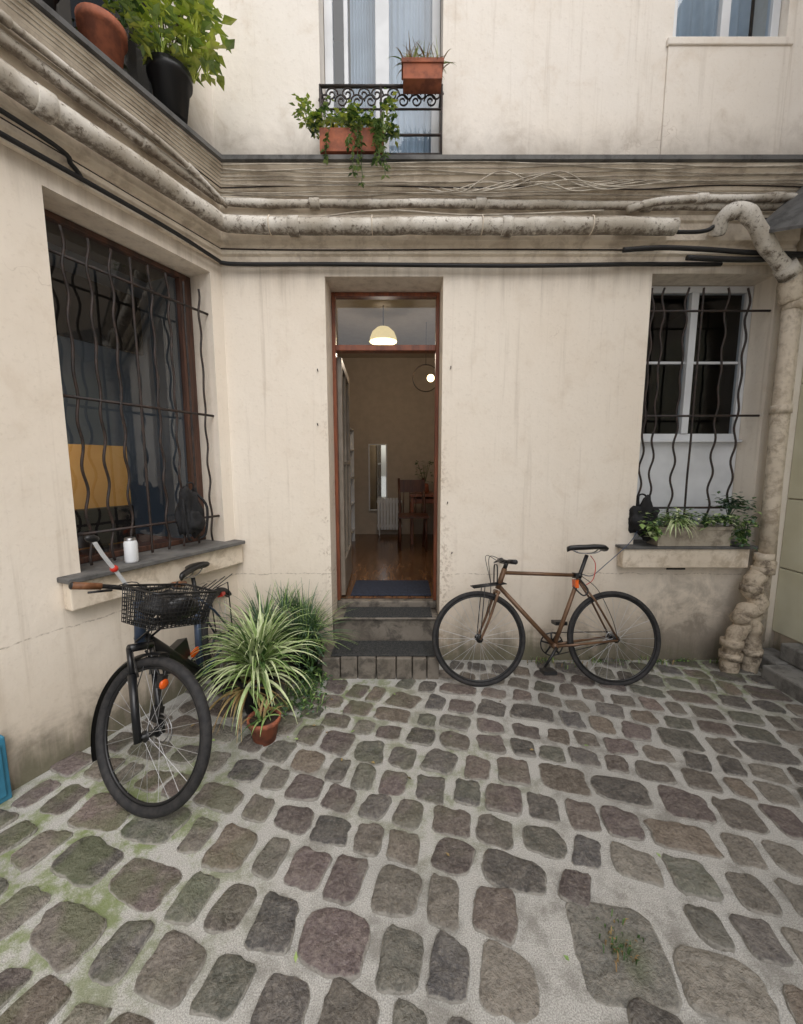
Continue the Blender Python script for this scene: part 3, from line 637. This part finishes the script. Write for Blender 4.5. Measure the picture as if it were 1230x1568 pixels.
def bicycle(name,loc,rz,lean,steer,g,fm):
    mats=[fm]+BM[1:]; par=empty(name,loc,(lean,0,rz)); R=g['R'];tr=g['tr'];wb=g['wb']
    rh=Vector((0,0,R)); fh=Vector((wb,0,R)); bb=Vector(g['bb']); st=Vector(g['st']); ht=Vector(g['ht']); hb=Vector(g['hb']); sd=Vector(g['sd']); fr=g['fr']
    def B(mb,n): mb.build(n,mats,par)
    mb=MB(); wheel(mb,rh,R,tr,g['rim'],6,1,g['hub']); B(mb,'rear_wheel')
    mb=MB()
    mb.tube([ht,hb],fr*1.25,0,14)
    if not g.get('step'): mb.tube([ht.lerp(hb,.2),st],fr*.9,0,14)
    else: mb.tube([ht.lerp(hb,.5),st.lerp(bb,g['step'])],fr*.95,0,14)
    mb.tube([hb.lerp(ht,.15),bb],g['dt'],g.get('dtm',0),14); mb.tube([bb,st],fr,0,14); mb.tube([st.lerp(bb,.05),st,sd-Vector((0,0,.05))],[.0138,.0136,.0136],2 if not g.get('blackpost') else 3,12)
    mb.tube([st+(st-bb).normalized()*-.02,st+(st-bb).normalized()*.015],fr*1.2,3,12)
    mb.tube([bb-Vector((0,.035,0)),bb+Vector((0,.035,0))],.022,0,14)
    for s in(-1,1):
        mb.tube([bb+Vector((0,s*.025,0)),bb.lerp(rh,.3)+Vector((0,s*.04,0)),rh+Vector((0,s*.062,0))],[.010,.010,.008],0,8)
        mb.tube([st.lerp(bb,.06)+Vector((0,s*.015,0)),st.lerp(rh,.4)+Vector((0,s*.04,0)),rh+Vector((0,s*.062,0))],[.008,.008,.007],0,8)
    B(mb,'frame')
    mb=MB(); prof=[(-.13,.070,.0),(-.11,.075,.014),(-.06,.066,.016),(0,.035,.012),(.06,.020,.010),(.12,.017,.006),(.145,.010,-.004)]
    vs=[];n=12
    for x,w,z in prof:
        for j in range(n):
            a=2*math.pi*j/n; vs.append(sd+Vector((x,w*math.cos(a),z+(.016 if math.sin(a)>0 else .024)*math.sin(a))))
    fs=[(i*n+j,i*n+(j+1)%n,(i+1)*n+(j+1)%n,(i+1)*n+j) for i in range(len(prof)-1) for j in range(n)]+[tuple(range(n)),tuple((len(prof)-1)*n+j for j in range(n))]
    mb.add(vs,fs,3,True)
    for s in(-1,1): mb.tube(smooth([sd+Vector((-.1,s*.03,-.01)),sd+Vector((-.05,s*.022,-.035)),sd+Vector((.05,s*.018,-.035)),sd+Vector((.11,s*.005,-.01))],4),.004,2,6)
    B(mb,'saddle')
    mb=MB(); cy=-.045
    mb.ring(bb+Vector((0,cy,0)),.082,.005,g.get('ringm',2),40,6); 
    for i in range(5): a=i*1.2566+.3; mb.tube([bb+Vector((0,cy,0)),bb+Vector((.08*math.cos(a),cy,.08*math.sin(a)))],.007,g.get('ringm',2),6)
    mb.ring(rh+Vector((0,cy,0)),.034,.006,2,24,6)
    for s in(-1,1): mb.tube([rh+Vector((0,cy,s*.037)),bb+Vector((0,cy,s*.085))],.0035,3,5)
    ca=g.get('crank',-2.0); cd=Vector((math.cos(ca),0,math.sin(ca)))*.17
    for s in(-1,1):
        y=s*.065; e=bb+cd*s; e=Vector((e.x,y,e.z)); mb.tube([bb+Vector((0,y*.8,0)),e],[.012,.009],g.get('ringm',2),8)
        mb.tube([e,e+Vector((0,s*.03,0))],.007,2,8); q=e+Vector((0,s*.075,0)); mb.box(q.x-.045,q.x+.045,q.y-.045,q.y+.045,q.z-.013,q.z+.013,3)
    B(mb,'drivetrain')
    ax=(ht-hb).normalized(); SM=Matrix.Translation(hb)@Matrix.Rotation(steer,4,ax)@Matrix.Translation(-hb)
    mb=MB(SM); wheel(mb,fh,R,tr,g['rim'],6,1,g['hub'])
    if g.get('disc'): mb.ring(fh+Vector((0,.045,0)),.075,.004,2,36,6); mb.ring(fh+Vector((0,.045,0)),.055,.003,2,36,6); 
    B(mb,'front_wheel')
    mb=MB(SM); cr=hb-ax*.02; fk=g['fork']
    mb.tube([cr-Vector((0,.06,0)),cr,cr+Vector((0,.06,0))],fk*1.25,g['fkm'],10)
    for s in(-1,1):
        if g.get('susp'):
            mb.tube([cr+Vector((0,s*.06,0)),cr.lerp(fh,.35)+Vector((0,s*.04,0))],fk*.75,2,12); mb.tube([cr.lerp(fh,.3)+Vector((0,s*.06,0)),fh+Vector((0,s*.062,-.02))],[fk*1.15,fk],g['fkm'],12)
            mb.tube([cr+Vector((0,s*.06,0)),cr.lerp(fh,.32)+Vector((0,s*.06,0))],fk*.8,g['fkm'],12)
        else: mb.tube(smooth([cr+Vector((0,s*.05,0)),cr.lerp(fh,.6)+Vector((-.008,s*.055,0)),fh+Vector((0,s*.055,0))],4),[fk-.0004*i for i in range(9)],g['fkm'],10)
    if g.get('disc'): mb.box(fh.x-.07,fh.x-.02,.035,.065,fh.z+.03,fh.z+.1,3)
    B(mb,'fork')
    mb=MB(SM); top=ht+ax*g['stem']; mb.tube([ht,top],.016,3,12); fwd=Vector((g['reach'],0,.01)); hc=top+fwd; mb.tube([top,hc],.017,3,10)
    w=g['bw']; k=g['sweep']; rise=g.get('rise',0)
    pts=smooth([hc+Vector((-k,-w,rise)),hc+Vector((-k*.4,-w*.55,rise)),hc+Vector((0,-.06,0)),hc+Vector((0,.06,0)),hc+Vector((-k*.4,w*.55,rise)),hc+Vector((-k,w,rise))],5)
    mb.tube(pts,.011,3,10)
    for s in(0,-1):
        e=pts[s]; i=pts[4] if s==0 else pts[-5]; mb.tube([e,e.lerp(i,.98)],[.017,.016],g['grip'],12); mb.ball(e,.0175,3,(1,.5,1),10)
        b=i.lerp(hc,.12); mb.tube([b,b+Vector((.03,0,-.01)),e.lerp(i,.3)+Vector((.055,0,-.02))],[.009,.007,.005],3,8)
        mb.tube(smooth([b+Vector((.03,0,0)),b.lerp(hc,.4)+Vector((.11,0,.03)),hb+Vector((.05,0,.02)),cr.lerp(fh,.5)+Vector((0,.05 if s else -.05,0))],6),.0025,3,5)
    B(mb,'handlebar')
    return par,SM,mats,dict(rh=rh,fh=fh,bb=bb,st=st,ht=ht,hb=hb,sd=sd,hc=hc,cr=cr)
par,SM,mats,d=bicycle('bicycle',(1.556,2.67,0),math.pi,.20,0,dict(R=.343,tr=.017,wb=.99,bb=(.44,0,.29),st=(.235,0,.80),ht=(.79,0,.85),hb=(.845,0,.70),sd=(.175,0,1.0),fr=.0155,dt=.0165,rim=3,hub=3,fork=.011,fkm=0,stem=.05,reach=.05,bw=.19,sweep=.06,grip=3,crank=-.95,blackpost=True,ringm=3),m_bronze)
mb=MB(SM)
for i in range(6): mb.tube([(.80+.0,-.07+i*.028,.745),(1.03,-.07+i*.028,.715)],.004,3,6)
for x,z in((.80,.745),(.91,.731),(1.03,.715)): mb.tube([(x,-.075,z),(x,.075,z)],.005,3,6)
for s in(-1,1): mb.tube([(.95,s*.06,.727),(.99,s*.062,.36)],.0035,3,6)
mb.tube(smooth([(.86,-.05,.74),(.855,-.05,.86),(.855,0,.88),(.855,.05,.86),(.86,.05,.74)],5),.005,3,6)
mb.build('front_rack',mats,par)
mb=MB(); mb.box(.255,.28,-.03,.03,.71,.77,5); mb.box(.262,.283,-.02,.05,.78,.82,3); mb.tube(smooth([(.25,.03,.78),(.2,.05,.70),(.24,.06,.66),(.3,.04,.72)],5),.006,3,6)
mb.tube(smooth([(.235,.02,.8),(.12,.03,.7),(.03,.04,.5),(.0,.05,.36)],6),.003,3,5)
mb.build('lock_and_light',mats,par,bevel=.004)
cable('cable_lock',[(1.33,2.80,.80),(1.42,2.84,.78),(1.55,2.90,.85),(1.75,2.96,1.0),(1.85,3.02,1.1)],.003,m_bluef)
cable('cable_lock',[(1.40,2.84,.93),(1.45,2.86,.86),(1.42,2.82,.76),(1.36,2.80,.72)],.003,m_red)
par,SM,mats,d=bicycle('bicycle',(-1.26,2.79,0),math.radians(-85.4),math.radians(9),math.radians(70),dict(R=.35,tr=.024,wb=1.12,bb=(.46,0,.30),st=(.28,0,.76),ht=(.855,0,.92),hb=(.925,0,.73),sd=(.27,0,.92),fr=.021,dt=.032,dtm=8,rim=3,hub=3,fork=.016,fkm=8,stem=.06,reach=.04,bw=.30,sweep=.07,rise=.01,grip=4,crank=-1.9,blackpost=True,ringm=3,susp=True,disc=True,step=.35),m_bluef)
mb=MB(SM)
x0,x1,yw,z0,z1=.96,1.15,.15,.855,1.02
def bk(t,u,z):
    f=(z-z0)/(z1-z0); e=1+.16*f
    P=[(x0,-yw),(x1,-yw),(x1,yw),(x0,yw)]; k=int(t)%4; a=P[k];b=P[(k+1)%4]; q=t-int(t); cx=(x0+x1)/2
    x=a[0]+(b[0]-a[0])*q; y=a[1]+(b[1]-a[1])*q
    return Vector((cx+(x-cx)*e,y*e,z))
for zz in [z0+(z1-z0)*i/9 for i in range(10)]:
    mb.tube([bk(i/6,0,zz) for i in range(24)],.0055 if zz>z1-.001 else .0022,3,6,closed=True)
for i in range(60): t=i/15; mb.tube([bk(t,0,z0),bk(t,0,z1)],.0022,3,5)
for i in range(14): y=-yw+2*yw*i/13; mb.tube([(x0,y,z0),(x1,y,z0)],.0022,3,5)
for i in range(8): x=x0+(x1-x0)*i/7; mb.tube([(x,-yw,z0),(x,yw,z0)],.0022,3,5)
mb.tube([(.90,0,.89),(.97,0,.87)],.012,3,8); mb.tube([(.93,.03,.74),(1.05,.03,.86)],.006,3,8); mb.tube([(.93,-.03,.74),(1.05,-.03,.86)],.006,3,8)
mb.ball((1.05,.02,.93),.085,3,(.9,1.4,.8),20,.6)
mb.build('wire_basket',mats,par)
mb=MB(SM); mb.ball((1.13,0,.58),.024,5,(.5,1,1),12); mb.box(1.10,1.13,-.015,.015,.56,.62,3); mb.tube([(1.11,0,.6),(.97,0,.70)],.005,3,6)
vs=[];fs=[];fhv=d['fh'];n=30
for i in range(n+1):
    a=math.radians(95+ (215-95)*i/n); 
    for j,(yy,rr) in enumerate(((-.03,.357),(-.018,.368),(.018,.368),(.03,.357))): vs.append(fhv+Vector((math.cos(a)*rr,yy,math.sin(a)*rr)))
for i in range(n):
    for j in range(3): fs.append((4*i+j,4*i+j+1,4*i+5+j,4*i+4+j))
mb.add(vs,fs,3,True)
mb.build('front_mudguard_and_reflector',mats,par,recalc=False)
mb=MB(); mb.box(.50,.58,.034,.05,.46,.49,5); mb.box(-.12,-.06,-.02,.02,.62,.66,7)
mb.tube([(.0,-.06,.36),(-.08,-.07,.72),(.12,-.07,.74)],.005,3,6); mb.tube([(.0,.06,.36),(-.08,.07,.72),(.12,.07,.74)],.005,3,6)
for i in range(4): mb.tube([(-.22,-.06+i*.04,.745),(.16,-.06+i*.04,.745)],.004,3,6)
mb.box(.56,.77,-.028,.028,.47,.58,8)
mb.build('rear_carrier_and_lights',mats,par,bevel=.003)
mb=MB(SM); mb.tube(smooth([(.90,-.10,.99),(.90,-.18,1.07),(.91,-.27,1.15),(.92,-.33,1.21)],5),.009,10,8); mb.ball((.92,-.34,1.22),.024,3,(.6,1.3,.7),12); mb.ball((.90,-.2,1.09),.017,7); mb.build('mirror_stalk',mats,par)

# ---------------------------------------------------------------- ground
mb=MB(); mb.quad((-40,-40,0),(40,-40,0),(40,40,0),(-40,40,0)); mb.build('ground',mortar())
th=math.radians(-15); ct,st_=math.cos(th),math.sin(th)
V=[];F=[];C=[]
def inleft(x,y,mar):
    return ((x-CX)*cA-(y-YB)*sA)>mar
PAL=[(114,107,100),(122,113,104),(100,96,94),(118,106,100),(130,124,115),(108,94,94),(94,91,89),(106,106,98),(126,113,100),(88,87,89),(110,97,97),(138,133,124),(103,106,95),(124,108,103)]
def addstone(cx,cy,hw,hh,rot,h,col,nseg=28,jit=.11):
    base=len(V); sd=random.random()*100; c,s=math.cos(rot),math.sin(rot)
    rings=[(1.0,-.012,1),(.985,h*.3,1.0),(.95,h*.78,.75),(.89,h*.96,.4),(.6,h*1.02,.1),(.3,h*1.03,0)]
    tx,ty=U(-.03,.03),U(-.03,.03); ex=U(3.6,11); sk=U(-.16,.16); tp=U(-.15,.15)
    for rr,z,al in rings:
        for j in range(nseg):
            a=2*math.pi*j/nseg; ca,sa=math.cos(a),math.sin(a)
            q=1/((abs(ca)**ex+abs(sa)**ex)**(1/ex)); nn=1+jit*noise.noise(Vector((ca*1.6+sd,sa*1.6,sd)))+.06*noise.noise(Vector((ca*6+sd,sa*6,sd)))
            lx,ly=hw*ca*q*rr*nn,hh*sa*q*rr*nn
            lx+=sk*ly; ly*=1+tp*lx/hw
            zz=z+ (0 if z<0 else lx*tx+ly*ty+.007*noise.noise(Vector((lx*22+sd,ly*22,sd))))
            V.append((cx+lx*c-ly*s,cy+lx*s+ly*c,zz)); C.append((*col,al))
    V.append((cx,cy,h*1.03)); C.append((*col,0))
    for i in range(len(rings)-1):
        for j in range(nseg): l=(j+1)%nseg; F.append((base+i*nseg+j,base+i*nseg+l,base+(i+1)*nseg+l,base+(i+1)*nseg+j))
    for j in range(nseg): F.append((base+5*nseg+j,base+5*nseg+(j+1)%nseg,len(V)-1))
BS=(.72,1.11)
v=-4.5
while v<5:
    rowh=U(.152,.20); u=-6+U(0,.2)
    while u<7:
        w=U(.14,.215) if R_()<.84 else U(.24,.30)
        cu=u+w/2; cv=v+rowh/2+.014*math.sin(cu*2.3+v*3)+.07*noise.noise(Vector((cu*.8,v*.5,3)))
        x=cu*ct-cv*st_; y=cu*st_+cv*ct; u+=w
        if y>3.02 or y<-2.5 or x>3.0 or x<-5 or not inleft(x,y,.03): continue
        if -.62<x<.31 and y>2.72: continue
        if abs(x-BS[0])<.215 and abs(y-BS[1])<.19: continue
        p=random.choice(PAL); k=U(.76,1.12); col=tuple(S(*[q*k for q in p])[:3])
        gx=U(.022,.048); gy=U(.020,.044)
        addstone(x+U(-.008,.008),y+U(-.008,.008),(w-gx)/2,(rowh-gy)/2,th+U(-.10,.10),U(.006,.018),col,28 if y>-.5 else 12)
    v+=rowh
addstone(BS[0],BS[1],.145,.14,th+.12,.010,S(126,125,118)[:3],36,.05)
me=bpy.data.meshes.new('cobblestone_paving'); me.from_pydata(V,[],F); me.materials.append(stone())
at=me.color_attributes.new('Col','FLOAT_COLOR','POINT'); at.data.foreach_set('color',[q for c in C for q in c])
me.polygons.foreach_set('use_smooth',[True]*len(F)); ob=bpy.data.objects.new('cobblestone_paving',me); scene.collection.objects.link(ob)

# ---------------------------------------------------------------- light + camera
w=bpy.data.worlds.new('World'); scene.world=w; w.use_nodes=True; nt=w.node_tree; bg=nt.nodes['Background']
sky=nt.nodes.new('ShaderNodeTexSky'); sky.sky_type='NISHITA'; sky.sun_disc=False; sky.sun_elevation=math.radians(52); sky.sun_rotation=math.radians(155); sky.dust_density=3; sky.air_density=1.2
hs=nt.nodes.new('ShaderNodeHueSaturation'); hs.inputs['Saturation'].default_value=.36; nt.links.new(sky.outputs[0],hs.inputs['Color']); nt.links.new(hs.outputs[0],bg.inputs[0]); bg.inputs[1].default_value=.15
sl=bpy.data.lights.new('sun','SUN'); sl.energy=1.5; sl.angle=math.radians(60); sl.color=(1,.985,.965); so=bpy.data.objects.new('sun',sl); scene.collection.objects.link(so)
el,az=math.radians(52),math.radians(155)
dirv=Vector((math.sin(az)*math.cos(el),math.cos(az)*math.cos(el),math.sin(el)))
so.rotation_euler=dirv.to_track_quat('Z','Y').to_euler(); so.location=(0,0,8)
cam=bpy.data.cameras.new('camera'); co=bpy.data.objects.new('camera',cam); scene.collection.objects.link(co); co.location=(0,0,1.6); co.rotation_euler=(math.radians(90-6.9),0,0)
cam.sensor_fit='HORIZONTAL'; cam.sensor_width=36; cam.lens=36*600/1230; cam.clip_start=.02; cam.clip_end=300; scene.camera=co
scene.view_settings.view_transform='Standard'; scene.view_settings.look='None'; scene.view_settings.exposure=0
